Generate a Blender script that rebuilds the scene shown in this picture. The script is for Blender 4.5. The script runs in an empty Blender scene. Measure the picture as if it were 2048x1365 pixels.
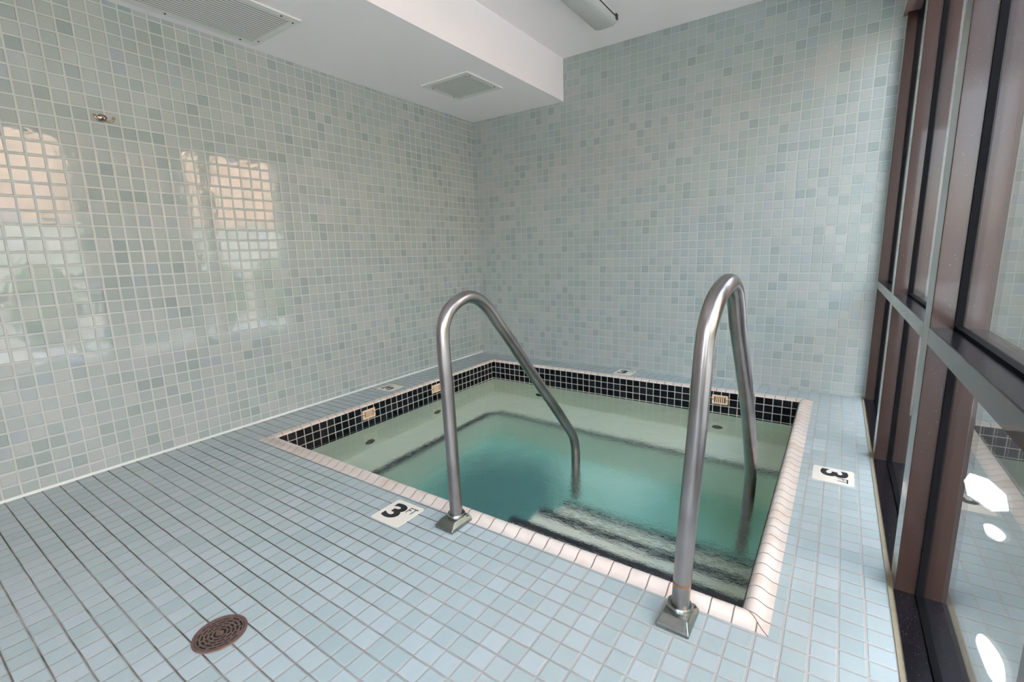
import bpy, bmesh, math, random
from mathutils import Vector, Matrix
random.seed(7)
C = bpy.context.scene.collection
SC = bpy.context.scene
PI = math.pi
T = 0.06                      # one tile pitch in metres; X right, Y away from the back wall, Z up are all in tile pitches

# ------------------------------------------------------------------ camera, sky, sun, exposure
W, H = 2048.0, 1365.0
cam = bpy.data.cameras.new('camera'); co = bpy.data.objects.new('camera', cam); C.objects.link(co)
FPX, CX, CY, YAW, PIT, ROL = 937.78, 3.56, -0.65, 0.6087, -0.1820, 0.0277
CAMP = Vector((49.3335 * T, -61.3725 * T, 16.4742 * T))
Rm = Matrix.Rotation(YAW, 3, 'Z') @ Matrix.Rotation(PIT, 3, 'X') @ Matrix.Rotation(ROL, 3, 'Y')
r, f, u = Rm.col[0], Rm.col[1], Rm.col[2]
co.matrix_world = Matrix(((r.x, u.x, -f.x, CAMP.x), (r.y, u.y, -f.y, CAMP.y), (r.z, u.z, -f.z, CAMP.z), (0, 0, 0, 1)))
cam.sensor_width = 36.0; cam.sensor_fit = 'HORIZONTAL'; cam.lens = FPX / W * 36.0
cam.shift_x = -CX / W; cam.shift_y = CY / W
cam.clip_start = 0.01; cam.clip_end = 200
SC.camera = co

world = bpy.data.worlds.new('world'); SC.world = world; world.use_nodes = True
wn = world.node_tree.nodes; wl = world.node_tree.links
bg = wn['Background']
sky = wn.new('ShaderNodeTexSky'); sky.sky_type = 'NISHITA'; sky.sun_disc = False
sky.sun_elevation = math.radians(52); sky.sun_rotation = math.radians(250); sky.air_density = 1.0; sky.dust_density = 4.0; sky.ozone_density = 1.0
hz = wn.new('ShaderNodeMix'); hz.data_type = 'RGBA'; hz.inputs[0].default_value = 0.75          # thin bright overcast over the blue
hz.inputs[7].default_value = (0.93, 0.975, 1.0, 1)
wl.new(sky.outputs[0], hz.inputs[6]); wl.new(hz.outputs[2], bg.inputs[0]); bg.inputs[1].default_value = 3.2

sun = bpy.data.lights.new('sun', 'SUN'); sun.energy = 16.0; sun.angle = math.radians(0.6); sun.color = (1.0, 0.97, 0.94)
so = bpy.data.objects.new('sun', sun); C.objects.link(so)
so.rotation_euler = Vector((0.32, 0.12, -0.94)).to_track_quat('-Z', 'Y').to_euler()
so.location = (0, 0, 12)

SC.view_settings.view_transform = 'Standard'; SC.view_settings.look = 'None'
SC.view_settings.exposure = 1.3; SC.view_settings.gamma = 1.0; SC.view_settings.use_curve_mapping = False
cy = SC.cycles
cy.max_bounces = 18; cy.diffuse_bounces = 8; cy.glossy_bounces = 5; cy.transmission_bounces = 12; cy.transparent_max_bounces = 12
cy.caustics_reflective = True; cy.caustics_refractive = True; cy.sample_clamp_indirect = 6.0; cy.use_denoising = True; cy.blur_glossy = 0.0

# ------------------------------------------------------------------ frames of reference
DM = Matrix.Translation((0, 0, 0.2 * T)) @ Matrix.Rotation(0.012, 4, 'X')      # the deck falls gently towards the drain
WM = Matrix.Translation((52.5 * T, 0, 0)) @ Matrix.Rotation(0.0065, 4, 'Z')     # the window wall
I4 = Matrix.Identity(4)
def zt(Y): return 0.2 - 0.012 * Y
def V(x, y, z): return Vector((x * T, -y * T, z * T))

# ------------------------------------------------------------------ helpers
def tag(o, label=None, cat=None, group=None, kind=None):
    if label: o['label'] = label
    if cat: o['category'] = cat
    if group: o['group'] = group
    if kind: o['kind'] = kind
    return o
def empty(name, m=I4):
    o = bpy.data.objects.new(name, None); C.objects.link(o); o.matrix_world = m; o.empty_display_size = 0.05
    return o
def obj(name, bm, mats, parent=None, m=None, smooth=False, autosmooth=None):
    me = bpy.data.meshes.new(name)
    bmesh.ops.recalc_face_normals(bm, faces=bm.faces)
    bm.to_mesh(me); bm.free()
    if not isinstance(mats, (list, tuple)): mats = [mats]
    for x in mats: me.materials.append(x)
    o = bpy.data.objects.new(name, me); C.objects.link(o)
    if parent is not None: o.parent = parent
    if m is not None: o.matrix_world = m
    if smooth:
        for p in me.polygons: p.use_smooth = True
        if autosmooth:
            try: me.set_sharp_from_angle(angle=math.radians(autosmooth))
            except Exception: pass
    return o
def box(bm, x0, x1, y0, y1, z0, z1, mi=0, bevel=0.0):
    """box in tile pitches (Y measured away from the back wall)"""
    a = [V(x, y, z) for z in (z0, z1) for y in (y0, y1) for x in (x0, x1)]
    v = [bm.verts.new(p) for p in a]
    fs = []
    for q in ((0, 1, 3, 2), (4, 6, 7, 5), (0, 4, 5, 1), (2, 3, 7, 6), (0, 2, 6, 4), (1, 5, 7, 3)):
        fc = bm.faces.new([v[i] for i in q]); fc.material_index = mi; fs.append(fc)
    if bevel:
        es = list({e for fc in fs for e in fc.edges})
        bmesh.ops.bevel(bm, geom=es, offset=bevel * T, segments=2, affect='EDGES', profile=0.5)
    return fs
def quad(bm, pts, mi=0):
    fc = bm.faces.new([bm.verts.new(p) for p in pts]); fc.material_index = mi; return fc
def prism(bm, pts, z0, z1, mi=0):
    n = len(pts)
    lo = [bm.verts.new(V(x, y, z0)) for x, y in pts]; hi = [bm.verts.new(V(x, y, z1)) for x, y in pts]
    for q in (lo[::-1], hi):
        fc = bm.faces.new(q); fc.material_index = mi
    for i in range(n):
        fc = bm.faces.new((lo[i], lo[(i + 1) % n], hi[(i + 1) % n], hi[i])); fc.material_index = mi
def cyl(bm, c, axis, r0, r1, h, n=32, mi=0, cap=True):
    """cone/cylinder in metres from c along axis"""
    q = Vector(axis).normalized().to_track_quat('Z', 'Y')
    A = []; B = []
    for i in range(n):
        a = 2 * PI * i / n
        d = Vector((math.cos(a), math.sin(a), 0))
        A.append(bm.verts.new(Vector(c) + q @ (d * r0))); B.append(bm.verts.new(Vector(c) + q @ (d * r1 + Vector((0, 0, h)))))
    for i in range(n):
        fc = bm.faces.new((A[i], A[(i + 1) % n], B[(i + 1) % n], B[i])); fc.material_index = mi
    if cap:
        for q2 in (A[::-1], B):
            fc = bm.faces.new(q2); fc.material_index = mi
def lathe(bm, c, prof, n=40, mi=0, axis=(0, 0, 1)):
    q = Vector(axis).normalized().to_track_quat('Z', 'Y')
    rings = []
    for rr, z in prof:
        if rr < 1e-6: rings.append([bm.verts.new(Vector(c) + q @ Vector((0, 0, z)))])
        else: rings.append([bm.verts.new(Vector(c) + q @ Vector((rr * math.cos(2 * PI * i / n), rr * math.sin(2 * PI * i / n), z))) for i in range(n)])
    for A, B in zip(rings, rings[1:]):
        for i in range(n):
            j = (i + 1) % n
            if len(A) == 1 and len(B) == 1: continue
            if len(A) == 1: vs = (A[0], B[j], B[i])
            elif len(B) == 1: vs = (A[i], A[j], B[0])
            else: vs = (A[i], A[j], B[j], B[i])
            fc = bm.faces.new(vs); fc.material_index = mi
def tube(bm, pts, rad, n=20, mi=0, cap=True):
    """round bar along a list of points (metres), rad a number or a list"""
    m = len(pts); rings = []
    rad = rad if isinstance(rad, (list, tuple)) else [rad] * m
    up = None
    for i in range(m):
        d = (pts[min(i + 1, m - 1)] - pts[max(i - 1, 0)]).normalized()
        if up is None:
            up = Vector((1, 0, 0)) if abs(d.x) < 0.9 else Vector((0, 1, 0))
        s = d.cross(up).normalized(); up = s.cross(d).normalized()
        rings.append([bm.verts.new(pts[i] + (s * math.cos(2 * PI * k / n) + up * math.sin(2 * PI * k / n)) * rad[i]) for k in range(n)])
    for A, B in zip(rings, rings[1:]):
        for k in range(n):
            fc = bm.faces.new((A[k], A[(k + 1) % n], B[(k + 1) % n], B[k])); fc.material_index = mi
    if cap:
        bm.faces.new(rings[0][::-1]).material_index = mi; bm.faces.new(rings[-1]).material_index = mi
def catmull(P, k=8):
    """smooth curve through P, chord-length knots so that uneven spacing cannot kink it"""
    n = len(P); out = []
    t_ = [0.0]
    for i in range(1, n): t_.append(t_[-1] + max((P[i] - P[i - 1]).length, 1e-6) ** 0.5)
    tan = []
    for i in range(n):
        if i == 0: tan.append((P[1] - P[0]) / (t_[1] - t_[0]))
        elif i == n - 1: tan.append((P[-1] - P[-2]) / (t_[-1] - t_[-2]))
        else:
            h0, h1 = t_[i] - t_[i - 1], t_[i + 1] - t_[i]
            tan.append(((P[i] - P[i - 1]) / h0 * h1 + (P[i + 1] - P[i]) / h1 * h0) / (h0 + h1))
    for i in range(n - 1):
        h = t_[i + 1] - t_[i]
        for j in range(k):
            s = j / k
            out.append((2 * s ** 3 - 3 * s * s + 1) * P[i] + (s ** 3 - 2 * s * s + s) * h * tan[i] + (3 * s * s - 2 * s ** 3) * P[i + 1] + (s ** 3 - s * s) * h * tan[i + 1])
    out.append(P[-1]); return out
def copy_tree(o, parent=None):
    c = o.copy(); C.objects.link(c)
    if parent is not None:
        c.parent = parent; c.matrix_parent_inverse = o.matrix_parent_inverse.copy()
    for ch in list(o.children): copy_tree(ch, c)
    return c

# ------------------------------------------------------------------ materials
class NT:
    def __init__(s, name):
        s.m = bpy.data.materials.new(name); s.m.use_nodes = True
        s.t = s.m.node_tree; s.n = s.t.nodes; s.b = s.n['Principled BSDF']; s.out = s.n['Material Output']
    def new(s, t, **k):
        o = s.n.new(t)
        for a, b in k.items(): setattr(o, a, b)
        return o
    def lk(s, a, b): s.t.links.new(a, b)
    def inp(s, sock, v):
        if isinstance(v, bpy.types.NodeSocket): s.lk(v, sock)
        elif v is not None: sock.default_value = v
    def math(s, op, a, b=None, c=None):
        o = s.new('ShaderNodeMath', operation=op)
        for i, v in enumerate((a, b, c)): s.inp(o.inputs[i], v)
        return o.outputs[0]
    def ss(s, x, a, b, lo=0.0, hi=1.0):
        o = s.new('ShaderNodeMapRange', interpolation_type='SMOOTHSTEP')
        for i, v in enumerate((x, a, b, lo, hi)): s.inp(o.inputs[i], v)
        return o.outputs[0]
    def mix(s, fac, a, b):
        o = s.new('ShaderNodeMix', data_type='RGBA')
        s.inp(o.inputs[0], fac); s.inp(o.inputs[6], a); s.inp(o.inputs[7], b); return o.outputs[2]
    def ramp(s, x, stops, interp='LINEAR'):
        o = s.new('ShaderNodeValToRGB'); cr = o.color_ramp; cr.interpolation = interp
        while len(cr.elements) < len(stops): cr.elements.new(0.5)
        for e, (p, c) in zip(cr.elements, stops): e.position = p; e.color = (*c, 1)
        s.inp(o.inputs[0], x); return o.outputs[0]
    def noise(s, vec, scale, detail=3.0, rough=0.5, dist=0.0):
        o = s.new('ShaderNodeTexNoise'); s.inp(o.inputs['Vector'], vec)
        o.inputs['Scale'].default_value = scale; o.inputs['Detail'].default_value = detail
        o.inputs['Roughness'].default_value = rough; o.inputs['Distortion'].default_value = dist
        return o.outputs[0]
    def coord(s): return s.new('ShaderNodeTexCoord').outputs['Object']
    def sep(s, v):
        o = s.new('ShaderNodeSeparateXYZ'); s.lk(v, o.inputs[0]); return o.outputs
    def comb(s, x, y, z=0.0):
        o = s.new('ShaderNodeCombineXYZ')
        for i, v in enumerate((x, y, z)): s.inp(o.inputs[i], v)
        return o.outputs[0]
    def bump(s, h, strength=0.5, dist=0.002):
        o = s.new('ShaderNodeBump'); o.inputs['Strength'].default_value = strength; o.inputs['Distance'].default_value = dist
        s.lk(h, o.inputs['Height']); return o.outputs[0]
def c3(*v): return (*v, 1.0)
def srgb(r, g, b):
    return tuple(((x / 255.0) / 12.92 if x / 255.0 <= 0.04045 else ((x / 255.0 + 0.055) / 1.055) ** 2.4) for x in (r, g, b))

def tile_mat(name, axes, pitch, offs, stops, grout, gw=0.05, rough=0.1, wav=1.0, tilt=1.0, groutfun=None, soft=0.03, grough=0.75, spec=0.5, bstr=0.6, micro=0.0):
    """square tiles: axes = which object coordinates run across the tiles, pitch and offs in tile pitches"""
    k = NT(name); xyz = k.coord(); s = k.sep(xyz)
    uv = []
    for a, o in zip(axes, offs):
        sg = -1.0 if a == 1 else 1.0
        uv.append(k.math('MULTIPLY_ADD', s[a], sg / (T * pitch), -o / pitch + 200.0))
    wob = k.noise(xyz, 9.0, 1.0)
    uv = [k.math('ADD', q, k.math('MULTIPLY_ADD', wob, 0.05 * g, -0.025 * g)) for q, g in zip(uv, (1, -1))]
    fl = [k.math('FLOOR', q) for q in uv]; fr = [k.math('FRACT', q) for q in uv]
    ed = [k.math('SUBTRACT', 0.5, k.math('ABSOLUTE', k.math('SUBTRACT', q, 0.5))) for q in fr]
    d = k.math('MINIMUM', ed[0], ed[1])
    mask = k.ss(d, gw * 0.5, gw * 0.5 + soft * 0.5)
    wn_ = k.new('ShaderNodeTexWhiteNoise', noise_dimensions='2D'); k.lk(k.comb(fl[0], fl[1]), wn_.inputs['Vector'])
    rs = k.sep(wn_.outputs['Color'])
    base = k.ramp(wn_.outputs['Value'], stops)
    cloud = k.noise(xyz, 55.0, 3.0)
    base = k.mix(k.math('MULTIPLY', cloud, 0.16), base, c3(*[min(1, x * 1.25) for x in stops[len(stops) // 2][1]]))
    # tile colour darkens towards each tile's edge
    edge = k.ss(d, gw * 0.5, gw * 0.5 + 0.09)
    base = k.mix(k.math('MULTIPLY', k.math('SUBTRACT', 1.0, edge), 0.22), base, c3(*[x * 0.6 for x in stops[0][1]]))
    gcol = groutfun(k, xyz, s, ed, gw) if groutfun else c3(*grout)
    k.lk(k.mix(mask, gcol, base), k.b.inputs['Base Color'])
    rr = k.mix(mask, c3(grough, grough, grough), c3(rough, rough, rough)); k.lk(rr, k.b.inputs['Roughness'])
    k.b.inputs['Specular IOR Level'].default_value = spec
    pil = k.ss(d, gw * 0.5, gw * 0.5 + soft * 1.6)
    h = pil
    tl = k.math('ADD', k.math('MULTIPLY', k.math('SUBTRACT', rs[0], 0.5), fr[0]), k.math('MULTIPLY', k.math('SUBTRACT', rs[1], 0.5), fr[1]))
    h = k.math('ADD', h, k.math('MULTIPLY', tl, 0.30 * tilt))
    wv = k.noise(xyz, 32.0, 1.5)
    h = k.math('ADD', h, k.math('MULTIPLY', wv, 0.45 * wav))
    if micro: h = k.math('ADD', h, k.math('MULTIPLY', k.noise(xyz, 900.0, 2.0), micro))
    k.lk(k.bump(h, bstr, 0.0016), k.b.inputs['Normal'])
    return k.m

def plain(name, col, rough=0.5, metal=0.0, spec=0.5, nscale=0, namt=0.0, bscale=0, bamt=0.0, bdist=0.001, alt=None):
    k = NT(name); xyz = k.coord()
    if nscale: k.lk(k.mix(k.math('MULTIPLY', k.noise(xyz, nscale, 5.0, 0.6), namt), c3(*col), c3(*(alt or [x * 0.5 for x in col]))), k.b.inputs['Base Color'])
    else: k.b.inputs['Base Color'].default_value = c3(*col)
    k.b.inputs['Roughness'].default_value = rough; k.b.inputs['Metallic'].default_value = metal; k.b.inputs['Specular IOR Level'].default_value = spec
    if bscale: k.lk(k.bump(k.noise(xyz, bscale, 4.0), bamt, bdist), k.b.inputs['Normal'])
    return k.m

WALL = [(0.0, srgb(138, 151, 149)), (0.2, srgb(150, 161, 158)), (0.6, srgb(158, 167, 164)), (0.88, srgb(165, 170, 167)), (1.0, srgb(149, 160, 166))]
WGR = srgb(174, 180, 176)
M = {}
M['wall_left'] = tile_mat('glazed_wall_tile_left', (1, 2), 1.0, (0.78, 0.6), WALL, WGR, gw=0.115, rough=0.035, wav=0.9, tilt=1.2, spec=0.8)
M['wall_back'] = tile_mat('glazed_wall_tile_back', (0, 2), 1.0, (0.5, 0.6), WALL, WGR, gw=0.105, rough=0.30, wav=1.2, tilt=1.6)
def floor_grout(k, xyz, s, ed, gw):
    n = k.noise(xyz, 2.2, 4.0, 0.6)
    n2 = k.noise(xyz, 14.0, 4.0, 0.6)
    # the joints that run across towards the drain hold more dirt
    ac = k.ss(ed[1], gw * 0.5, gw * 0.5 + 0.02, 1.0, 0.0)
    far = k.ss(s[0], 1.3, 2.9, 1.0, 0.15)
    dirt = k.math('MULTIPLY', k.math('MULTIPLY_ADD', ac, 0.75, 0.25), far)
    dirt = k.math('MULTIPLY', dirt, k.ss(k.math('ADD', n, k.math('MULTIPLY', n2, 0.4)), 0.42, 0.85, 0.35, 1.15))
    return k.mix(dirt, c3(*srgb(178, 172, 168)), c3(*srgb(80, 69, 60)))
FLO = [(0.0, srgb(158, 174, 175)), (0.5, srgb(165, 179, 180)), (1.0, srgb(171, 183, 187))]
M['floor'] = tile_mat('matt_floor_tile', (0, 1), 1.0, (0.5, 0.78), FLO, (0.3, 0.3, 0.3), gw=0.05, rough=0.36, wav=0.2, tilt=0.25, groutfun=floor_grout, micro=0.25, grough=0.8, soft=0.04)
BLK = [(0.0, (0.004, 0.005, 0.006)), (0.6, (0.008, 0.009, 0.011)), (1.0, (0.016, 0.018, 0.022))]
M['band_x'] = tile_mat('black_band_tile_across', (0, 2), 0.883, (0.22, 0.1), BLK, srgb(186, 180, 172), gw=0.085, rough=0.05, soft=0.02, wav=0.5, spec=0.14)
M['band_y'] = tile_mat('black_band_tile_along', (1, 2), 0.868, (0.22, 0.1), BLK, srgb(186, 180, 172), gw=0.085, rough=0.05, soft=0.02, wav=0.5, spec=0.14)
def coping_mat(name, axis, off):
    k = NT(name); xyz = k.coord(); s = k.sep(xyz)
    q = k.math('MULTIPLY_ADD', s[axis], (-1 if axis == 1 else 1) / T, -off + 200)
    e = k.math('SUBTRACT', 0.5, k.math('ABSOLUTE', k.math('SUBTRACT', k.math('FRACT', q), 0.5)))
    mk = k.ss(e, 0.018, 0.034)
    n = k.noise(xyz, 7.0, 5.0, 0.6)
    col = k.mix(k.ss(n, 0.45, 0.8), c3(*srgb(218, 206, 197)), c3(*srgb(200, 178, 160)))
    k.lk(k.mix(mk, c3(*srgb(112, 98, 88)), col), k.b.inputs['Base Color'])
    k.b.inputs['Roughness'].default_value = 0.32
    k.lk(k.bump(k.ss(e, 0.015, 0.05), 0.7, 0.0015), k.b.inputs['Normal'])
    return k.m
M['coping_x'] = coping_mat('cream_coping_across', 0, 0.5)
M['coping_y'] = coping_mat('cream_coping_along', 1, 0.78)
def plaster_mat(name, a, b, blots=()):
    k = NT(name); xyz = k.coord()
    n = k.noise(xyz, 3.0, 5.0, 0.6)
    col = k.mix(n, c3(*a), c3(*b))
    for (X, Y, rad, c, amt) in blots:                                # soft pale and dark areas mixed into the colour
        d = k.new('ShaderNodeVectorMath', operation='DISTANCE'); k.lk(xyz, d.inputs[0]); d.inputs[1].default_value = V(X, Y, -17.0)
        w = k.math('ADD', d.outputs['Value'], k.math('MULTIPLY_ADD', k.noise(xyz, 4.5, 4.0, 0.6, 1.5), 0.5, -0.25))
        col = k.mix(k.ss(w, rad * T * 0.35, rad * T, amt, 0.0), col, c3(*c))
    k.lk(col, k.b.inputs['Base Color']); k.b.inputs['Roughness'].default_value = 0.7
    return k.m
M['plaster'] = plaster_mat('pool_plaster', srgb(248, 243, 230), srgb(237, 233, 216))
M['step'] = plaster_mat('pale_step_plaster', srgb(252, 246, 238), srgb(244, 236, 224))
M['navy'] = plain('navy_edge_tile', (0.010, 0.010, 0.022), 0.35, nscale=30, namt=0.6, alt=(0.03, 0.03, 0.05))
M['white'] = plain('white_ceiling_paint', srgb(242, 234, 236), 0.7, bscale=240, bamt=0.06)
M['white_face'] = plain('white_bulkhead_paint', srgb(244, 237, 240), 0.65, bscale=200, bamt=0.05)
M['trimw'] = plain('white_cove_trim', srgb(205, 212, 208), 0.15)
M['vent'] = plain('white_vent_enamel', srgb(222, 222, 218), 0.4)
M['dark'] = plain('dark_void', (0.012, 0.012, 0.012), 0.8)
M['screw'] = plain('dark_screw', (0.05, 0.045, 0.04), 0.45, 0.6)
def steel_mat():
    k = NT('brushed_stainless_steel'); xyz = k.coord()
    n = k.noise(xyz, 7.0, 2.0, 0.5)
    k.lk(k.mix(k.ss(n, 0.2, 0.9), c3(*srgb(168, 162, 162)), c3(*srgb(138, 130, 128))), k.b.inputs['Base Color'])
    k.b.inputs['Metallic'].default_value = 1.0
    k.b.inputs['Roughness'].default_value = 0.28
    return k.m
M['steel'] = steel_mat()
M['flange'] = plain('tarnished_chrome', srgb(170, 174, 170), 0.25, 1.0, nscale=24, namt=0.8, alt=srgb(96, 100, 92), bscale=60, bamt=0.15)
M['rust'] = plain('orange_rust_ring', srgb(150, 104, 70), 0.6, 0.3, nscale=60, namt=0.8)
M['sign'] = plain('cream_sign_tile', srgb(232, 226, 214), 0.3, nscale=5, namt=0.25, alt=srgb(214, 200, 186))
M['ink'] = plain('black_sign_ink', (0.012, 0.012, 0.018), 0.35)
M['grille'] = plain('beige_plastic_grille', srgb(232, 202, 172), 0.45, nscale=20, namt=0.3, alt=srgb(205, 165, 130))
def bronze_mat():
    k = NT('bronze_anodised_aluminium'); xyz = k.coord()
    n = k.noise(xyz, 4.0, 4.0, 0.6); sp = k.noise(xyz, 420.0, 2.0, 0.5)
    base = k.mix(n, c3(*srgb(60, 40, 33)), c3(*srgb(44, 30, 25)))
    k.lk(k.mix(k.ss(sp, 0.745, 0.79), base, c3(*srgb(190, 186, 180))), k.b.inputs['Base Color'])
    k.b.inputs['Metallic'].default_value = 0.2; k.b.inputs['Roughness'].default_value = 0.38; k.b.inputs['Specular IOR Level'].default_value = 0.3
    k.b.inputs['Coat Weight'].default_value = 0.9; k.b.inputs['Coat Roughness'].default_value = 0.05; k.b.inputs['Coat IOR'].default_value = 1.28
    return k.m
M['bronze'] = bronze_mat()
def sill_mat():
    k = NT('black_dusty_sill'); xyz = k.coord()
    sp = k.noise(xyz, 330.0, 2.0, 0.6); n = k.noise(xyz, 10.0, 5.0, 0.6)
    base = k.mix(n, c3(0.004, 0.0035, 0.005), c3(0.014, 0.011, 0.014))
    k.lk(k.mix(k.ss(sp, 0.68, 0.76), base, c3(0.25, 0.24, 0.24)), k.b.inputs['Base Color'])
    k.b.inputs['Roughness'].default_value = 0.22; k.b.inputs['Specular IOR Level'].default_value = 0.18
    return k.m
M['sill'] = sill_mat()
M['gasket'] = plain('black_rubber_gasket', (0.004, 0.004, 0.005), 0.7, spec=0.08)
M['sealant'] = plain('old_beige_sealant', srgb(158, 146, 122), 0.8, nscale=40, namt=0.7, bscale=120, bamt=0.5)
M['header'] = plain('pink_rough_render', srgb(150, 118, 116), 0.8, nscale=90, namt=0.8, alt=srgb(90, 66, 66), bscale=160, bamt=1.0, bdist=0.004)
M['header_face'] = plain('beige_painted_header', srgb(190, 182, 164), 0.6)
def glass_mat():
    k = NT('reflective_window_glass')
    k.n.remove(k.b)
    tr = k.new('ShaderNodeBsdfTransparent'); tr.inputs[0].default_value = c3(0.93, 0.96, 0.95)
    gl = k.new('ShaderNodeBsdfGlossy'); gl.inputs['Roughness'].default_value = 0.0; gl.inputs[0].default_value = c3(0.97, 0.98, 0.98)
    fr = k.new('ShaderNodeFresnel')
    # both faces of the pane mirror alike (the ray is not bent inside it, so the inner face must not act as glass-to-air)
    bf = k.new('ShaderNodeNewGeometry').outputs['Backfacing']
    k.lk(k.math('MULTIPLY_ADD', bf, 1 / 2.0 - 2.0, 2.0), fr.inputs[0])
    mx = k.new('ShaderNodeMixShader'); k.lk(fr.outputs[0], mx.inputs[0]); k.lk(tr.outputs[0], mx.inputs[1]); k.lk(gl.outputs[0], mx.inputs[2])
    k.lk(mx.outputs[0], k.out.inputs['Surface']); return k.m
M['glass'] = glass_mat()
def water_mat():
    k = NT('spa_water'); xyz = k.coord()
    b = k.b
    b.inputs['Base Color'].default_value = c3(1, 1, 1)
    b.inputs['Transmission Weight'].default_value = 1.0; b.inputs['IOR'].default_value = 1.33; b.inputs['Roughness'].default_value = 0.0
    # swirling ripples, strongest over the middle of the tub
    s = k.sep(xyz)
    sw = k.noise(xyz, 3.2, 2.0, 0.5, 1.6)
    fine = k.noise(xyz, 26.0, 4.0, 0.62, 2.2)
    st = k.noise(k.comb(k.math('MULTIPLY', s[0], 1.0), k.math('MULTIPLY', s[1], 2.6), 0.0), 30.0, 3.0, 0.6, 1.2)
    ex = k.math('MULTIPLY', k.ss(s[0], 0.55, 1.1), k.ss(s[1], -0.45, -1.0))
    amp = k.math('MULTIPLY_ADD', ex, 0.55, 0.05)
    h = k.math('ADD', k.math('MULTIPLY', sw, 1.0), k.math('MULTIPLY', amp, k.math('ADD', k.math('MULTIPLY', fine, 0.45), k.math('MULTIPLY', st, 0.35))))
    k.lk(k.bump(h, 0.30, 0.016), b.inputs['Normal'])
    va = k.new('ShaderNodeVolumeAbsorption'); va.inputs['Color'].default_value = c3(0.15, 0.84, 0.80); va.inputs['Density'].default_value = 0.2
    k.lk(va.outputs[0], k.out.inputs['Volume']); return k.m
M['water'] = water_mat()
def iron_mat():
    k = NT('rusted_cast_iron'); xyz = k.coord()
    n = k.noise(xyz, 60.0, 5.0, 0.65)
    k.lk(k.mix(n, c3(*srgb(142, 118, 110)), c3(*srgb(84, 62, 54))), k.b.inputs['Base Color'])
    k.b.inputs['Roughness'].default_value = 0.5; k.b.inputs['Metallic'].default_value = 0.4
    k.lk(k.bump(n, 0.4, 0.001), k.b.inputs['Normal']); return k.m
M['iron'] = iron_mat()
M['nickel'] = plain('tarnished_nickel', srgb(180, 164, 150), 0.18, 1.0, nscale=80, namt=0.6, alt=srgb(110, 92, 78))
def lens_mat():
    k = NT('ribbed_clear_plastic'); xyz = k.coord(); s = k.sep(xyz)
    k.b.inputs['Base Color'].default_value = c3(0.90, 0.88, 0.88); k.b.inputs['Roughness'].default_value = 0.18
    k.b.inputs['Transmission Weight'].default_value = 0.45; k.b.inputs['IOR'].default_value = 1.45
    wv = k.math('SINE', k.math('MULTIPLY', s[0], 2 * PI / 0.006))
    k.lk(k.bump(wv, 0.5, 0.0015), k.b.inputs['Normal']); return k.m
M['lens'] = lens_mat()

# ------------------------------------------------------------------ the room shell
ZC, ZS, YE = 42.4, 37.0, 86.0
FX, FH = 43.0, 36.0                                      # edge and head of the opening added behind the viewer for light
def struct(o, label=None):
    o['kind'] = 'structure'
    if label: o['label'] = label
    return o
bm = bmesh.new(); box(bm, -3, 0, -3, YE + 3, -3, ZC + 2)
struct(obj('wall_left', bm, M['wall_left']), 'long left wall of small glossy pale green tiles')
bm = bmesh.new(); box(bm, 0, 60, -3, 0, -3, ZC + 2)
struct(obj('wall_back', bm, M['wall_back']), 'far end wall of small pale green tiles behind the pool')
bm = bmesh.new()
box(bm, 0, FX, YE, YE + 3, -3, ZC); box(bm, 51, 60, YE, YE + 3, -3, ZC); box(bm, FX, 51, YE, YE + 3, FH, ZC); box(bm, FX, 51, YE, YE + 3, -3, -1.0)
struct(obj('wall_front', bm, M['white']), 'white wall with a wide opening to the terrace behind the viewer')
bm = bmesh.new(); quad(bm, [V(-60, YE + 3, -1.0), V(54, YE + 3, -1.0), V(54, YE + 200, -1.0), V(-60, YE + 200, -1.0)])  # unseen ground added to reflect sunlight in through the opening
struct(obj('ground', bm, plain('pale_terrace_paving', srgb(172, 176, 178), 0.8)), 'terrace outside the opening behind the viewer')
bm = bmesh.new(); box(bm, 0, 60, 0, YE + 3, ZC, ZC + 2)
struct(obj('ceiling', bm, M['white']), 'flat white painted ceiling')
bm = bmesh.new(); box(bm, 0, 16.0, 0, YE, ZS, ZC)
struct(obj('ceiling_bulkhead', bm, M['white_face']), 'white boxed bulkhead dropped below the ceiling along the left wall')
# floor: four slabs round the pool opening
XO0, XO1, YO0, YO1 = 4.75, 48.0, 3.4, 40.65
bm = bmesh.new()
g = 0.25
for x0, x1, y0, y1 in ((0, 53.0, 0, YO0 + g), (0, 53.0, YO1 - g, YE), (0, XO0 + g, YO0 + g, YO1 - g), (XO1 - g, 53.0, YO0 + g, YO1 - g)):
    quad(bm, [V(x0, y1, 0), V(x1, y1, 0), V(x1, y0, 0), V(x0, y0, 0)])
bmesh.ops.remove_doubles(bm, verts=bm.verts, dist=1e-5)
struct(obj('floor', bm, M['floor'], m=DM), 'pale blue green tiled deck floor')
# cove strips where the wall meets the floor
bm = bmesh.new()
quad(bm, [V(0.0, 0, 0.2), V(0.0, YE, 0.2), V(0.05, YE, 0.15), V(0.05, 0, 0.15)]); quad(bm, [V(0.05, 0, 0.15), V(0.05, YE, 0.15), V(0.10, YE, -0.02), V(0.10, 0, -0.02)])
o = obj('baseboard_left', bm, M['trimw'], m=DM); struct(o, 'thin white cove strip at the foot of the left wall')

# header over the windows
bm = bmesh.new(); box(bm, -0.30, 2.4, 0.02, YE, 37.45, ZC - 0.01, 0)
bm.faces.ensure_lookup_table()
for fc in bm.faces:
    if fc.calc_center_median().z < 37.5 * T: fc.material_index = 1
struct(obj('wall_right', bm, [M['header_face'], M['header']], m=WM), 'rendered header wall above the windows')
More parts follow.
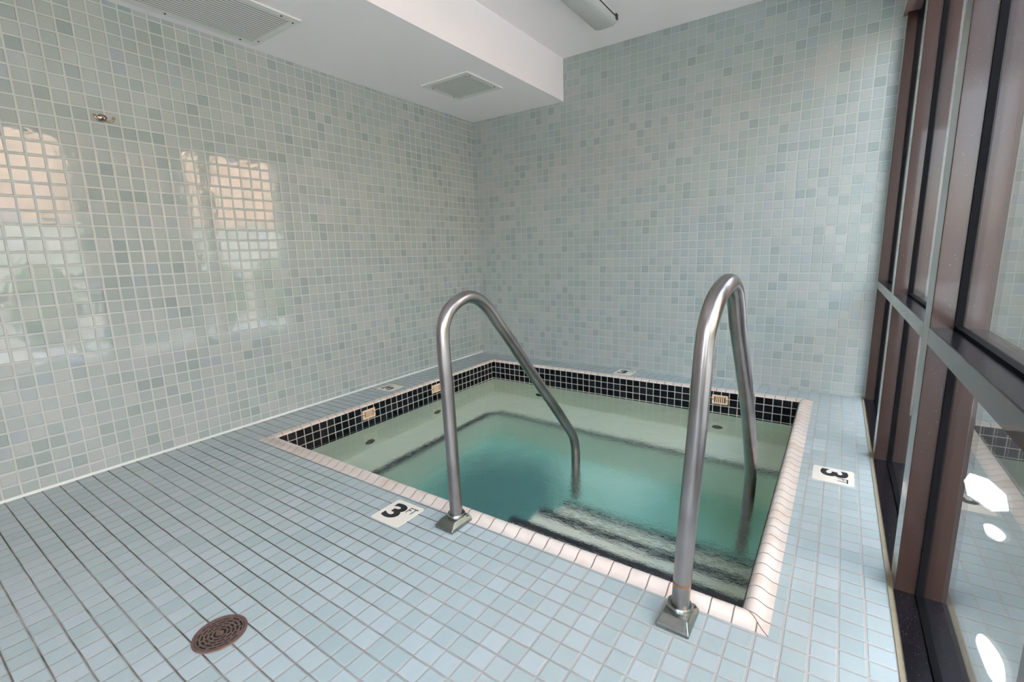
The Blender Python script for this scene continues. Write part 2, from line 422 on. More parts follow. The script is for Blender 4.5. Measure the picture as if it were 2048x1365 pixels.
# roof edge that shades the window wall
bm = bmesh.new(); box(bm, -4, 55.2, -6, YE + 3, ZC + 2, ZC + 4.5)
struct(obj('trim_1', bm, M['white']), 'flat roof slab')

bm = bmesh.new(); box(bm, -4, 55.2, YE + 3, YE + 45, ZC + 1.5, ZC + 3.0)  # unseen slab added to keep sky light out of the opening
struct(obj('trim_3', bm, M['white']), 'flat canopy over the terrace behind the viewer')
# ------------------------------------------------------------------ windows: brown frames with tall reflective panes
GX = 0.95                                     # glass plane behind the room face
MUL = [(0.02, 1.0), (16.0, 17.6), (32.7, 34.35), (49.4, 51.0), (66.1, 67.7), (82.8, YE)]
R0, R1 = 12.05, 12.82
for i in range(5):
    w = empty('window_%d' % (i + 1), WM); struct(w, ['bronze framed window next to the back wall', 'second bronze framed window from the back wall', 'bronze framed window beside the viewer', 'bronze framed window behind the viewer', 'bronze framed window by the front wall'][i])
    y0, y1 = MUL[i][1], MUL[i + 1][0]
    # uprights: the one at the far side of the bay (and the last jamb)
    ups = [MUL[i]] + ([MUL[5]] if i == 4 else [])
    for a, b in ups:
        bm = bmesh.new(); box(bm, 0, 1.75, a, b, -0.9, 37.47, bevel=0.03)
        obj('mullion', bm, M['bronze'], w, WM)
    bm = bmesh.new(); box(bm, 0, 1.75, y0, y1, R0, R1, bevel=0.03)
    tr = obj('transom', bm, M['bronze'], w, WM)
    # black top of the transom
    bm = bmesh.new(); box(bm, 0.03, GX, y0, y1, R1, R1 + 0.015)
    obj('transom_cap', bm, M['sill'], w, WM)
    bm = bmesh.new(); box(bm, 0.8, 1.75, y0, y1, 36.9, 37.45)
    obj('head', bm, M['bronze'], w, WM)
    # sill on the floor, following the fall of the deck
    bm = bmesh.new()
    ya, yb = y0 - 0.0, y1 + 0.0
    fs = box(bm, -0.02, 1.75, ya, yb, -1.5, 0)
    for v in bm.verts:
        if v.co.z > -0.01: v.co.z = (zt(-v.co.y / T) + 0.12) * T
    obj('sill', bm, M['sill'], w, WM)
    # glazing beads, slightly paler rib next to the glass
    bm = bmesh.new()
    for za, zb in ((None, R0), (R1, 36.9)):
        z_lo = lambda Y: (zt(Y) + 0.12) if za is None else za
        for yy0, yy1 in ((y0, y0 + 0.13), (y1 - 0.13, y1)):
            box(bm, GX - 0.16, GX + 0.1, yy0, yy1, z_lo(yy0), zb)
        for b0, b1 in ((z_lo((y0 + y1) / 2) - 0.1, z_lo((y0 + y1) / 2) + 0.14), (zb - 0.14, zb)):
            box(bm, GX - 0.16, GX + 0.1, y0 + 0.13, y1 - 0.13, b0, b1)
    obj('gasket', bm, M['gasket'], w, WM)
    for za, zb in ((zt((y0 + y1) / 2) - 0.05, R0), (R1, 36.9)):
        bm = bmesh.new(); box(bm, GX, GX + 0.1, y0 + 0.02, y1 - 0.02, za, zb)
        obj('glass_pane', bm, M['glass'], w, WM)
# sealant along the sill
bm = bmesh.new(); fs = box(bm, -0.24, 0.0, 0.1, YE, -1.5, 0)
for v in bm.verts:
    if v.co.z > -0.01: v.co.z = (zt(-v.co.y / T) + 0.05) * T
struct(obj('trim_2', bm, M['sealant'], m=WM), 'crumbling beige sealant strip along the window sill')
# light portals in the window openings
for i in range(5):
    L = bpy.data.lights.new('window_portal', 'AREA'); L.shape = 'RECTANGLE'
    y0, y1 = MUL[i][1], MUL[i + 1][0]
    L.size = 37 * T; L.size_y = (y1 - y0) * T
    try: L.cycles.is_portal = True
    except Exception: pass
    lo = bpy.data.objects.new('window_portal', L); C.objects.link(lo)
    lo.matrix_world = WM @ Matrix.Translation(V(2.0, (y0 + y1) / 2, 18.6)) @ Matrix.Rotation(math.radians(90), 4, 'Y')

L = bpy.data.lights.new('window_portal', 'AREA'); L.shape = 'RECTANGLE'; L.size = (51 - FX) * T; L.size_y = (FH + 1) * T; L.cycles.is_portal = True
lo = bpy.data.objects.new('window_portal', L); C.objects.link(lo)  # portal for the opening added behind the viewer
lo.matrix_world = Matrix.Translation(V((51 + FX) / 2, YE + 2.9, (FH - 1) / 2)) @ Matrix.Rotation(math.radians(-90), 4, 'X')

# ------------------------------------------------------------------ the spa pool
WZ = -2.5 ; WZL = WZ
XI0, XI1, YI0, YI1 = 6.0, 46.75, 4.9, 39.45
ZF = -17.0
pool = tag(empty('spa_pool', DM), 'square sunken spa pool with cream coping and black waterline tiles', 'pool')
bm = bmesh.new()
prof = [(0.0, -0.3), (0.0, 0.0), (0.12, 0.008), (0.26, 0.035), (0.40, 0.10), (0.54, 0.185), (0.68, 0.25), (0.82, 0.27), (0.95, 0.24), (1.07, 0.16), (1.16, 0.06), (1.22, -0.05), (1.25, -0.16), (1.06, -0.16)]
rings = []
for wv, hh in prof:
    k = wv / 1.25
    xs0 = XO0 + (XI0 - XO0) * k; xs1 = XO1 + (XI1 - XO1) * k; ys0 = YO0 + (YI0 - YO0) * k; ys1 = YO1 + (YI1 - YO1) * k
    rings.append([bm.verts.new(V(x, y, hh)) for x, y in ((xs0, ys1), (xs1, ys1), (xs1, ys0), (xs0, ys0))])
for A, B in zip(rings, rings[1:]):
    for i in range(4):
        fc = bm.faces.new((A[i], A[(i + 1) % 4], B[(i + 1) % 4], B[i])); fc.material_index = i % 2
cop = obj('coping', bm, [M['coping_x'], M['coping_y']], pool, DM, smooth=True, autosmooth=50)
cop['label'] = 'cream rounded coping tiles'
# dark mitre joints at the coping corners
mgr = plain('brown_mitre_grout', srgb(112, 98, 88), 0.8)
for ci in range(4):
    pts = []
    for wv, hh in prof[1:-2]:
        k = wv / 1.25
        xs = (XO0 + (XI0 - XO0) * k, XO1 + (XI1 - XO1) * k, XO1 + (XI1 - XO1) * k, XO0 + (XI0 - XO0) * k)[ci]
        ys = (YO1 + (YI1 - YO1) * k, YO1 + (YI1 - YO1) * k, YO0 + (YI0 - YO0) * k, YO0 + (YI0 - YO0) * k)[ci]
        pts.append(V(xs, ys, hh + 0.004))
    bm = bmesh.new(); tube(bm, pts, 0.0011, 6)
    obj('mitre_joint', bm, mgr, pool, DM)
# waterline band, four rows
bm = bmesh.new()
zb0, zb1 = -2.9, 0.0
quad(bm, [V(XI0, YI1, zb0), V(XI1, YI1, zb0), V(XI1, YI1, zb1), V(XI0, YI1, zb1)], 0)
quad(bm, [V(XI0, YI0, zb0), V(XI1, YI0, zb0), V(XI1, YI0, zb1), V(XI0, YI0, zb1)], 0)
quad(bm, [V(XI0, YI0, zb0), V(XI0, YI1, zb0), V(XI0, YI1, zb1), V(XI0, YI0, zb1)], 1)
quad(bm, [V(XI1, YI0, zb0), V(XI1, YI1, zb0), V(XI1, YI1, zb1), V(XI1, YI0, zb1)], 1)
obj('waterline_tile', bm, [M['band_x'], M['band_y']], pool, DM)['label'] = 'black square tile band at the waterline'
# basin
bm = bmesh.new()
P4 = [(XI0, YI0), (XI1, YI0), (XI1, YI1), (XI0, YI1)]
for i in range(4):
    a, b = P4[i], P4[(i + 1) % 4]
    quad(bm, [V(*a, ZF), V(*b, ZF), V(*b, zb0), V(*a, zb0)], 0)
quad(bm, [V(x, y, ZF) for x, y in P4], 1)
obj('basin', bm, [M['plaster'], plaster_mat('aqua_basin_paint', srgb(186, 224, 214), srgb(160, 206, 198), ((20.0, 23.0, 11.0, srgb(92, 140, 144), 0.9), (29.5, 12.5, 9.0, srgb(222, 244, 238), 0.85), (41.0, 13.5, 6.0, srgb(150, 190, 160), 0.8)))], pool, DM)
# bench along the left and far sides
ZB = WZ - 7.0
bench = [(XI0, YI0), (XI1, YI0), (XI1, 12.3), (12.5, 12.3), (11.4, 13.4), (11.4, YI1), (XI0, YI1)]
bm = bmesh.new(); prism(bm, bench, ZF, ZB)
obj('bench', bm, M['plaster'], pool, DM)
line = [(XI1, 12.3), (12.5, 12.3), (11.4, 13.4), (11.4, YI1)]
inn = [(XI1, 11.5), (12.2, 11.5), (10.6, 13.1), (10.6, YI1)]
bm = bmesh.new()
for i in range(3):
    quad(bm, [V(*line[i], ZB + .03), V(*line[i + 1], ZB + .03), V(*inn[i + 1], ZB + .03), V(*inn[i], ZB + .03)])
    quad(bm, [V(*line[i], ZB + .03), V(*line[i + 1], ZB + .03), V(*line[i + 1], ZB - .45), V(*line[i], ZB - .45)])
for v in bm.verts: pass
obj('bench_edge', bm, M['navy'], pool, DM)['label'] = 'navy tile line along the bench edge'
# entry steps between the rails
for k, (ye, dz) in enumerate(((33.5, 3.0), (29.2, 6.0), (24.7, 9.2))):
    ys = YI1 if k == 0 else (33.5, 29.2)[k - 1]
    bm = bmesh.new(); box(bm, 29.3, XI1, ye, YI1, ZF, WZ - dz)
    st = obj('step', bm, M['step'], pool, DM)
    bm = bmesh.new(); box(bm, 29.28, XI1, ye - 0.02, ye + 0.9, WZ - dz - 0.6, WZ - dz + 0.03)
    obj('step_edge', bm, M['navy'], st, DM)['label'] = 'navy nosing tiles'
# jets
for (x, y, ax) in ((XI0, 29.0, (1, 0, 0)), (XI0, 17.8, (1, 0, 0)), (14.2, YI0, (0, -1, 0)), (38.8, YI0, (0, -1, 0))):
    c = V(x, y, WZ - 4.9)
    bm = bmesh.new()
    lathe(bm, c, [(0.0, 0.004), (0.010, 0.004), (0.012, 0.010), (0.026, 0.012), (0.034, 0.009), (0.038, 0.0)], 24, 0, ax)
    j = obj('jet_nozzle', bm, plain('dark_jet_plastic', (0.03, 0.035, 0.04), 0.4), pool, DM, smooth=True)
# water: a body that fills the basin
bm = bmesh.new(); box(bm, XI0 - 0.3, XI1 + 0.3, YI0 - 0.3, YI1 + 0.3, ZF - 1.0, WZL)
wt = obj('pool_water', bm, M['water'])
tag(wt, 'green swirling water filling the spa pool', 'water', kind='stuff')

# ------------------------------------------------------------------ overflow grilles in the black band
def grille(label, m):
    t_ = tag(empty('overflow_grille', m), label, 'grille', 'overflow grilles in the waterline band')
    bm = bmesh.new()
    hw, hh, th = 0.86, 0.54, 0.10
    # plate with six slots: rails top and bottom, ends, and bars
    box(bm, -hw, hw, 0, th, hh - 0.19, hh, bevel=0.03); box(bm, -hw, hw, 0, th, -hh, -hh + 0.19, bevel=0.03)
    box(bm, -hw, -hw + 0.24, 0, th, -hh + 0.19, hh - 0.19); box(bm, hw - 0.24, hw, 0, th, -hh + 0.19, hh - 0.19)
    for i in range(1, 6):
        x = -hw + 0.24 + (2 * hw - 0.48) * i / 6
        box(bm, x - 0.055, x + 0.055, 0, th, -hh + 0.19, hh - 0.19)
    obj('plate', bm, M['grille'], t_, m)
    bm = bmesh.new(); box(bm, -hw + 0.1, hw - 0.1, -0.02, 0.02, -hh + 0.1, hh - 0.1)
    obj('slot_void', bm, M['dark'], t_, m)
    for sx in (-1, 1):
        bm = bmesh.new(); cyl(bm, V(sx * (hw - 0.12), th, 0), (0, -1, 0), 0.0042, 0.0036, 0.0012, 12)
        obj('screw', bm, M['screw'], t_, m)
    return t_
RY = lambda a: Matrix.Rotation(a, 4, 'Z')
grille('beige slotted grille in the left black band nearer the viewer', DM @ Matrix.Translation(V(XI0, 28.75, -0.92)) @ RY(PI / 2))
grille('beige slotted grille in the left black band, partly behind the left handrail', DM @ Matrix.Translation(V(XI0, 17.7, -0.85)) @ RY(PI / 2))
grille('beige slotted grille in the far black band, between the legs of the right handrail', DM @ Matrix.Translation(V(38.95, YI0, -0.95)))

# ------------------------------------------------------------------ depth markers
def text_bm(s, size, bold):
    cu = bpy.data.curves.new('t', 'FONT'); cu.body = s; cu.size = size; cu.offset = bold; cu.extrude = 0.0003; cu.resolution_u = 6
    o = bpy.data.objects.new('t', cu); C.objects.link(o)
    dg = bpy.context.evaluated_depsgraph_get(); dg.update()
    me = bpy.data.meshes.new_from_object(o.evaluated_get(dg))
    b = bmesh.new(); b.from_mesh(me); bpy.data.objects.remove(o); bpy.data.curves.remove(cu); bpy.data.meshes.remove(me)
    return b
def fit(b, x0, x1, y0, y1, z):
    xs = [v.co.x for v in b.verts]; ys = [v.co.y for v in b.verts]
    ax, bx, ay, by = min(xs), max(xs), min(ys), max(ys)
    for v in b.verts:
        v.co.x = x0 + (v.co.x - ax) / (bx - ax) * (x1 - x0); v.co.y = y0 + (v.co.y - ay) / (by - ay) * (y1 - y0); v.co.z += z
    return b
def marker(label, X, Y, ang):
    m = DM @ Matrix.Translation(V(X, Y, 0)) @ Matrix.Rotation(ang, 4, 'Z')
    bm = bmesh.new(); h = 1.26 * T; rad = 0.16 * T; pts = []
    for cx_, cy_, a0 in ((h - rad, h - rad, 0), (-h + rad, h - rad, 90), (-h + rad, -h + rad, 180), (h - rad, -h + rad, 270)):
        for j in range(5):
            a = math.radians(a0 + j * 22.5); pts.append((cx_ + rad * math.cos(a), cy_ + rad * math.sin(a)))
    lo = [bm.verts.new((x, y, -0.002)) for x, y in pts]; hi = [bm.verts.new((x, y, 0.0022)) for x, y in pts]
    bm.faces.new(lo[::-1]); bm.faces.new(hi)
    for i in range(len(pts)): bm.faces.new((lo[i], lo[(i + 1) % len(pts)], hi[(i + 1) % len(pts)], hi[i]))
    p = tag(obj('depth_marker', bm, M['sign'], m=m), label, 'sign', 'pool depth markers')
    b = fit(text_bm('3', 0.1, 0.0035), -0.92 * T, 0.28 * T, -0.78 * T, 0.92 * T, 0.0026)
    obj('numeral', b, M['ink'], p, m)['label'] = 'bold black number 3'
    b = fit(text_bm('FT', 0.03, 0.0), 0.38 * T, 1.04 * T, 0.28 * T, 0.90 * T, 0.0026)
    obj('lettering', b, M['ink'], p, m)['label'] = 'thin black letters FT'
    return p
marker('white tile reading 3 FT on the near deck beside the left handrail foot', 26.3, 42.4, 0)
marker('white tile reading 3 FT in the narrow deck under the left wall', 2.55, 22.5, PI / 2)
marker('white tile reading 3 FT on the far ledge under the back wall', 26.15, 1.75, 0)
marker('white tile reading 3 FT on the right deck by the window sill', 50.05, 22.1, -PI / 2)

# ------------------------------------------------------------------ handrails
S1 = [(0.0, -0.1), (-0.08, 4.6), (-0.2, 8.3), (-0.33, 11.6), (-0.22, 12.5), (0.22, 13.22), (1.0, 13.72), (2.1, 13.96), (3.15, 13.66), (4.1, 12.95), (5.0, 11.95), (6.07, 10.81), (9.1, 7.40), (11.9, 4.30), (14.6, 1.25), (15.35, 0.35), (15.75, -0.6), (15.9, -1.8), (15.9, -4.5), (15.9, -9.5)]
def handrail(label, pts, base):
    t_ = tag(empty('handrail', Matrix.Translation(V(*base))), label, 'handrail', 'steel handrails at the pool entry')
    bm = bmesh.new(); tube(bm, catmull(pts, 6), 0.40 * T, 28)
    obj('tube', bm, M['steel'], t_, I4, smooth=True, autosmooth=50)
    bx, by, bz = base
    # foot cover: a hipped box with a raised collar round the tube
    bm = bmesh.new()
    lv = [(0.74, 0.95, 0.0), (0.74, 0.95, 0.20), (0.56, 0.66, 0.52)]
    rings_ = []
    for a, b, z in lv:
        rings_.append([bm.verts.new(V(bx + sx * a, by + 0.28 + sy * b - (0.12 if z > 0.3 else 0), bz + z)) for sx, sy in ((-1, 1), (1, 1), (1, -1), (-1, -1))])
    for A, B in zip(rings_, rings_[1:]):
        for i in range(4): bm.faces.new((A[i], A[(i + 1) % 4], B[(i + 1) % 4], B[i]))
    bm.faces.new(rings_[-1]); bm.faces.new(rings_[0][::-1])
    bmesh.ops.bevel(bm, geom=list(bm.edges), offset=0.05 * T, segments=2, affect='EDGES', profile=0.5)
    fl = obj('foot_cover', bm, M['flange'], t_, I4)
    bm = bmesh.new(); lathe(bm, V(bx, by, bz + 0.45), [(0.42 * T, 0.0), (0.58 * T, 0.0), (0.58 * T, 0.16 * T), (0.53 * T, 0.24 * T), (0.42 * T, 0.24 * T), (0.42 * T, 0.0)], 32)
    obj('collar', bm, M['flange'], fl, I4, smooth=True, autosmooth=40)
    bm = bmesh.new(); cyl(bm, V(bx + 0.58, by - 0.35, bz + 0.45), (1, 0, 0.3), 0.0035, 0.003, 0.005, 10)
    obj('set_screw', bm, M['screw'], fl, I4)
    return t_
b1 = (30.36, 41.1, zt(41.1))
pts = [V(30.36 + 0.02 * s, 41.1 - s, z + (0 if z > 1 else 0)) for s, z in S1]
handrail('steel handrail beside the near depth marker, left of the pair', pts, b1)
b2 = (44.42, 41.45, zt(41.45))
XS2 = [44.42, 44.65, 44.88, 45.05, 45.12, 45.2, 45.3, 45.4, 45.42, 45.4, 45.37, 45.38, 45.42, 45.36, 45.22, 45.16, 45.11, 45.06, 44.95, 44.75]
pts = [V(x, 41.45 - s, z * 1.076 if z > 0 else z) for (s, z), x in zip(S1, XS2)]
hr2 = handrail('steel handrail closest to the windows, right of the pair', pts, b2)
p0, p1 = pts[0], pts[1]
d = (p1 - p0).normalized()
bm = bmesh.new(); tube(bm, [p0 + d * (1.55 * T), p0 + d * (1.68 * T)], 0.407 * T, 28)
obj('rust_ring', bm, M['rust'], hr2, I4, smooth=True, autosmooth=50)['label'] = 'thin orange rust ring'

# ------------------------------------------------------------------ floor drain
m = DM @ Matrix.Translation(V(27.0, 53.8, 0))
dr = tag(empty('floor_drain', m), 'round rusty cast iron drain cover in the near floor tiles', 'drain')
RD = 1.13 * T
bm = bmesh.new(); lathe(bm, (0, 0, 0), [(RD, 0.0), (RD, 0.002), (RD * 0.985, 0.0035), (RD * 0.90, 0.0035), (RD * 0.89, 0.001), (RD * 0.89, 0.0)], 64)
obj('rim', bm, M['iron'], dr, m, smooth=True, autosmooth=40)
bm = bmesh.new(); lathe(bm, (0, 0, 0), [(RD * 0.895, 0.0), (RD * 0.895, 0.0006), (0, 0.0006)], 64)
obj('sump', bm, M['dark'], dr, m)
bm = bmesh.new()
def arcbar(bm, r0, r1, a0, a1, z0, z1, n=6):
    for i in range(n):
        q0 = a0 + (a1 - a0) * i / n; q1 = a0 + (a1 - a0) * (i + 1) / n
        P = [(r0, q0), (r1, q0), (r1, q1), (r0, q1)]
        lo = [bm.verts.new((r_ * math.cos(q), r_ * math.sin(q), z0)) for r_, q in P]; hi = [bm.verts.new((r_ * math.cos(q), r_ * math.sin(q), z1)) for r_, q in P]
        bm.faces.new(hi); bm.faces.new(lo[::-1])
        for k in range(4): bm.faces.new((lo[k], lo[(k + 1) % 4], hi[(k + 1) % 4], hi[k]))
for k, (ra, rb, nseg, ph) in enumerate(((0.815, 0.875, 12, 0.0), (0.675, 0.74, 12, 0.5), (0.53, 0.59, 10, 0.0), (0.385, 0.445, 8, 0.5), (0.24, 0.30, 6, 0.0))):
    arcbar(bm, ra * RD, rb * RD, 0, 2 * PI, 0.0008, 0.0026, 48)
    if k < 4:
        for i in range(nseg):
            a = 2 * PI * (i + ph) / nseg
            arcbar(bm, (ra - 0.095) * RD, (ra + 0.01) * RD, a - 0.028 / ra, a + 0.028 / ra, 0.0008, 0.0030, 1)
arcbar(bm, 0.0005, 0.15 * RD, 0, 2 * PI, 0.0008, 0.0024, 24)
obj('grate', bm, M['iron'], dr, m)
bm = bmesh.new(); cyl(bm, (0, 0, 0.0022), (0, 0, 1), 0.21 * RD, 0.19 * RD, 0.0012, 24)
for v in bm.verts: v.co.y *= 0.55
for i in range(4):
    x = (-0.12 + 0.08 * i) * RD
    lathe(bm, (x, 0, 0.0034), [(0.012 * RD, 0), (0.035 * RD, 0), (0.035 * RD, 0.0007), (0.012 * RD, 0.0007), (0.012 * RD, 0)], 10)
obj('emblem', bm, M['iron'], dr, m)
for a in (35, 125, 215, 305):
    bm = bmesh.new(); lathe(bm, (0.84 * RD * math.cos(math.radians(a)), 0.84 * RD * math.sin(math.radians(a)), 0.0026), [(0.085 * RD, 0), (0.08 * RD, 0.0012), (0, 0.0014)], 16)
    obj('screw', bm, M['iron'], dr, m)

# ------------------------------------------------------------------ ceiling vents in the bulkhead
def vent(label, x0, x1, y0, y1, nsl, fw, screws):
    cxm, cym = (x0 + x1) / 2, (y0 + y1) / 2
    m = Matrix.Translation(V(cxm, cym, ZS))
    t_ = tag(empty('ceiling_vent', m), label, 'vent', 'vents in the ceiling bulkhead')
    hx, hy = (x1 - x0) / 2, (y1 - y0) / 2
    bm = bmesh.new(); th = 0.13
    for a, b, c_, d_ in ((-hx, hx, -hy, -hy + fw), (-hx, hx, hy - fw, hy), (-hx, -hx + fw, -hy + fw, hy - fw), (hx - fw, hx, -hy + fw, hy - fw)):
        box(bm, a, b, c_, d_, -th, 0)
    obj('frame', bm, M['vent'], t_, m)
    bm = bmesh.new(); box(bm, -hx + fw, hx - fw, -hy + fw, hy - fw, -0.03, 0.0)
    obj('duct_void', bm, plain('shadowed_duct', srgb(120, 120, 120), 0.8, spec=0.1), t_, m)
    bm = bmesh.new()
    w = (2 * hx - 2 * fw) / nsl
    for i in range(nsl):
        x = -hx + fw + w * (i + 0.5)
        box(bm, x - w * 0.31, x + w * 0.31, -hy + fw, hy - fw, -0.125, -0.10)
    obj('louvres', bm, M['vent'], t_, m)
    for x, y in screws:
        bm = bmesh.new(); cyl(bm, V(x - cxm, y - cym, -th), (0, 0, -1), 0.0055, 0.0045, 0.0022, 12)
        obj('screw', bm, M['screw'], t_, m)
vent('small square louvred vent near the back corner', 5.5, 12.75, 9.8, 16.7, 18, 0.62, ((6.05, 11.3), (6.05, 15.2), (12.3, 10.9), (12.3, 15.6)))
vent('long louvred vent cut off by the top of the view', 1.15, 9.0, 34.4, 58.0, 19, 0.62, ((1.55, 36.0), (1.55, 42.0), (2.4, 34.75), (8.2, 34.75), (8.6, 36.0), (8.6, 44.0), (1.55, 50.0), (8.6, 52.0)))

# ------------------------------------------------------------------ ceiling light
m = Matrix.Translation(V(25.5, 7.3, ZC))
cl = tag(empty('ceiling_light', m), 'unlit strip light with ribbed clear cover on the white ceiling', 'ceiling light')
LN = 20.0
bm = bmesh.new(); box(bm, -1.05, 1.05, 0.25, LN, -0.75, 0.0, bevel=0.06)
obj('base_pan', bm, plain('light_grey_pan', srgb(214, 214, 212), 0.45), cl, m)
bm = bmesh.new()
sec = []
for i in range(13):
    a = PI * i / 12
    sec.append((-1.38 * math.copysign(abs(math.cos(a)) ** 0.55, math.cos(a)), -0.62 - 0.92 * math.sin(a) ** 0.7))
secs = []
for y, k in ((0.0, 0.0), (0.05, 0.55), (0.25, 0.85), (0.6, 1.0), (LN - 0.6, 1.0), (LN, 0.7)):
    kk = 0.62 + 0.38 * k
    secs.append([bm.verts.new(V(x * (0.9 + 0.1 * k), y, -0.62 + (z + 0.62) * (k if k else 0.02))) for x, z in sec])
for A, B in zip(secs, secs[1:]):
    for i in range(12): bm.faces.new((A[i], A[i + 1], B[i + 1], B[i]))
bm.faces.new(secs[0]); bm.faces.new(secs[-1][::-1])
obj('diffuser', bm, M['lens'], cl, m, smooth=True, autosmooth=35)
bm = bmesh.new()
for sx in (-1, 1): box(bm, sx * 1.30 - 0.12, sx * 1.30 + 0.12, 0.15, LN - 0.1, -0.72, -0.60)
obj('seam', bm, M['screw'], cl, m)
for sx, y in ((1, 0.5), (-1, 3.0), (1, 8.0), (-1, 13.0)):
    bm = bmesh.new(); box(bm, sx * 1.42 - 0.06, sx * 1.42 + 0.06, y - 0.25, y + 0.25, -0.95, -0.40, bevel=0.02)
    obj('latch', bm, M['screw'], cl, m)

# ------------------------------------------------------------------ robe hook on the left wall
m = Matrix.Translation(V(0, 46.95, 28.1))
hk = tag(empty('robe_hook', m), 'small double robe hook screwed to the left tiled wall', 'hook')
bm = bmesh.new(); lathe(bm, (0, 0, 0), [(0.019, 0.0), (0.019, 0.002), (0.016, 0.0035), (0, 0.0042)], 28, 0, (1, 0, 0))
for v in bm.verts: v.co.z *= 0.68
obj('back_plate', bm, M['nickel'], hk, m, smooth=True)
for s in (-1, 1):
    bm = bmesh.new()
    P = [Vector((0.003, 0, -0.006)), Vector((0.012, s * 0.004, -0.014)), Vector((0.020, s * 0.014, -0.021)), Vector((0.026, s * 0.026, -0.020)), Vector((0.028, s * 0.034, -0.009)), Vector((0.028, s * 0.036, -0.003))]
    tube(bm, catmull(P, 5), 0.0040, 12)
    bmesh.ops.create_uvsphere(bm, u_segments=14, v_segments=10, radius=0.0062, matrix=Matrix.Translation(P[-1]))
    obj('prong', bm, M['nickel'], hk, m, smooth=True)
    bm = bmesh.new(); cyl(bm, (0.003, s * 0.0105, 0.002), (1, 0, 0), 0.0036, 0.003, 0.0016, 12)
    obj('screw', bm, M['screw'], hk, m)

# ------------------------------------------------------------------ outside the windows
bm = bmesh.new(); quad(bm, [V(54.2, 140, -1.2), V(260, 140, -1.2), V(260, -160, -1.2), V(54.2, -160, -1.2)])
struct(obj('ground', bm, plain('shaded_grey_paving', srgb(146, 150, 152), 0.8, nscale=3, namt=0.5)), 'ground outside the windows')  # grey paving with random darker mottling
bm = bmesh.new(); box(bm, 54.3, 63.5, -26, 140, -1.3, -1.1)  # ground strip coloured dark for the deep shade beside the glass
struct(obj('ground', bm, plain('dark_planting_soil', (0.022, 0.019, 0.016), 0.9, nscale=20, namt=0.6, bscale=60, bamt=1.0)), 'bed of dark soil along the outside of the windows')
fe = tag(empty('garden_fence', Matrix.Translation(V(70, -26, -1.2))), 'tall dark stained timber fence outside beyond the back wall', 'fence')  # added so the panes mirror the room instead of showing bright sky
bm = bmesh.new(); box(bm, 54.3, 98, -27, -26, -1.2, 56); obj('boards', bm, plain('dark_stained_timber', (0.03, 0.024, 0.02), 0.8, nscale=4, namt=0.7), fe, Matrix.Identity(4))
for X in (60, 72, 84, 96):
    bm = bmesh.new(); box(bm, X - 0.8, X + 0.8, -26, -25, -1.2, 57); obj('post', bm, plain('dark_post', (0.035, 0.028, 0.024), 0.8), fe, Matrix.Identity(4))
def brick_mat(name, a, b):
    k = NT(name); xyz = k.coord(); s = k.sep(xyz)
    br = k.new('ShaderNodeTexBrick'); k.lk(k.comb(s[1], s[2]), br.inputs['Vector'])
    br.inputs['Color1'].default_value = c3(*a); br.inputs['Color2'].default_value = c3(*b); br.inputs['Mortar'].default_value = c3(0.5, 0.48, 0.45)
    br.inputs['Scale'].default_value = 2.6; br.inputs['Mortar Size'].default_value = 0.02
    k.lk(br.outputs[0], k.b.inputs['Base Color']); k.b.inputs['Roughness'].default_value = 0.9; return k.m
bl = tag(empty('building', Matrix.Translation(V(100, 20, -1.2))), 'sunlit pink building across the yard outside the windows', 'building')
mI = Matrix.Identity(4)
bm = bmesh.new(); box(bm, 100, 108, -80, 120, -1.2, 27); obj('lower_wall', bm, brick_mat('pale_grey_block', srgb(196, 194, 190), srgb(178, 178, 176)), bl, mI)
bm = bmesh.new(); box(bm, 99.6, 108, -80, 120, 27, 48); obj('upper_wall', bm, brick_mat('pink_brick', srgb(232, 184, 156), srgb(216, 160, 132)), bl, mI)
bm = bmesh.new(); box(bm, 99, 109, -80, 120, 48, 50); obj('cornice', bm, M['white'], bl, mI)
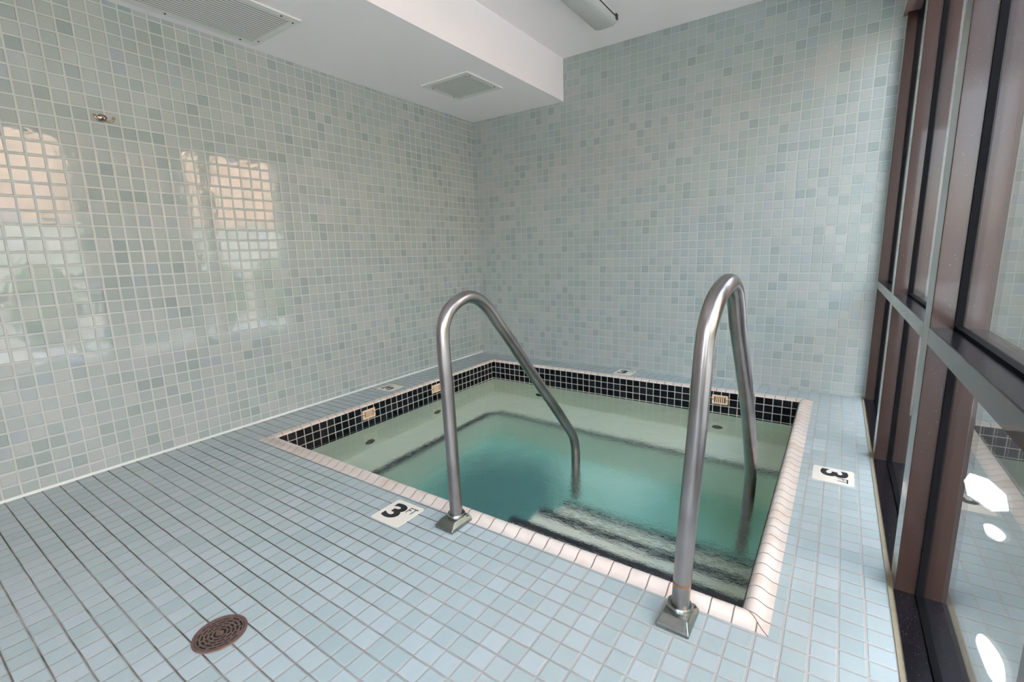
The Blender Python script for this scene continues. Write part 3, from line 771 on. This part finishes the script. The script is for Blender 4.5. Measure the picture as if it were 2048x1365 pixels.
for i, (X, Y, rx, ry, lab) in enumerate(((59.0, 17.2, 1.1, 3.2, 'large pale paving slab outside the second window'), (58.3, 23.5, 0.45, 1.0, 'small pale paving slab outside beyond the large one'), (55.9, 36.0, 0.35, 1.6, 'narrow pale paving slab outside the window nearest the viewer'))):  # patches of sunlight on the ground, put in as white plates
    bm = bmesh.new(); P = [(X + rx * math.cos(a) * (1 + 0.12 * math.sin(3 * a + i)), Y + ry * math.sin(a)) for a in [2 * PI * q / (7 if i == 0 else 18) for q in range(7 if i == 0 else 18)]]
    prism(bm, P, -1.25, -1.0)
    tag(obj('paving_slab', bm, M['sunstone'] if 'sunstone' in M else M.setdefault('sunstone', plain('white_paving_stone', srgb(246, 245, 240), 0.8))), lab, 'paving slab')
def foliage(name, label, X, Y, hx, hy, z0, z1, n, seed, col, trunk=True, leaf=1.0):
    rnd = random.Random(seed)
    m = Matrix.Translation(V(X, Y, -1.2))
    t_ = tag(empty(name, m), label, 'bush' if name == 'shrub' else 'tree')
    bm = bmesh.new()
    for i in range(n):
        z = rnd.random(); k = (1 - abs(2 * z - 1) ** (2 if name == 'shrub' else 6)) ** 0.5
        a = rnd.random() * 2 * PI; rr = (0.55 + 0.45 * rnd.random() ** 0.5) * max(k, 0.25)
        c = V(math.cos(a) * rr * hx, math.sin(a) * rr * hy, z0 + (z1 - z0) * z)
        s = leaf * T * (0.5 + 0.6 * rnd.random())
        q = Vector((rnd.uniform(-1, 1), rnd.uniform(-1, 1), rnd.uniform(-1, 1))).to_track_quat('Z', 'Y')
        bm.faces.new([bm.verts.new(c + q @ Vector(p) * s) for p in ((-1, 0, 0), (0, -0.45, 0.1), (1, 0, 0), (0, 0.45, 0.1))])
    k_ = bpy.data.materials.get('leaf_%s' % col) or plain('leaf_%s' % col, dict(mid=srgb(96, 130, 62), dark=srgb(40, 66, 44))[col], 0.55, nscale=8, namt=0.7)
    obj('leaves', bm, k_, t_, m)
    bm = bmesh.new(); tube(bm, [V(0, 0, 0), V(0.1, 0, (z0 + z1) / 2)], [0.5 * T, 0.3 * T], 10)
    obj('trunk', bm, plain('bark', srgb(96, 78, 62), 0.9), t_, m)
for i, Y in enumerate((-15, -2, 36, 50, 64)):
    foliage('shrub', ['leafy green shrub outside the window nearest the back wall', 'leafy green shrub outside beside the dark evergreen', 'leafy green shrub outside the third window', 'leafy green shrub outside level with the drain', 'leafy green shrub outside behind the viewer'][i], 92 + (i % 2), Y, 3.2, 5.6, 0.5, 18.5 - (i % 2), 1500, 11 + i, 'mid')
foliage('conifer', 'broad dark evergreen outside between the shrubs', 88, 17.5, 4.5, 11.0, 1.0, 60, 6500, 31, 'dark', leaf=1.8)
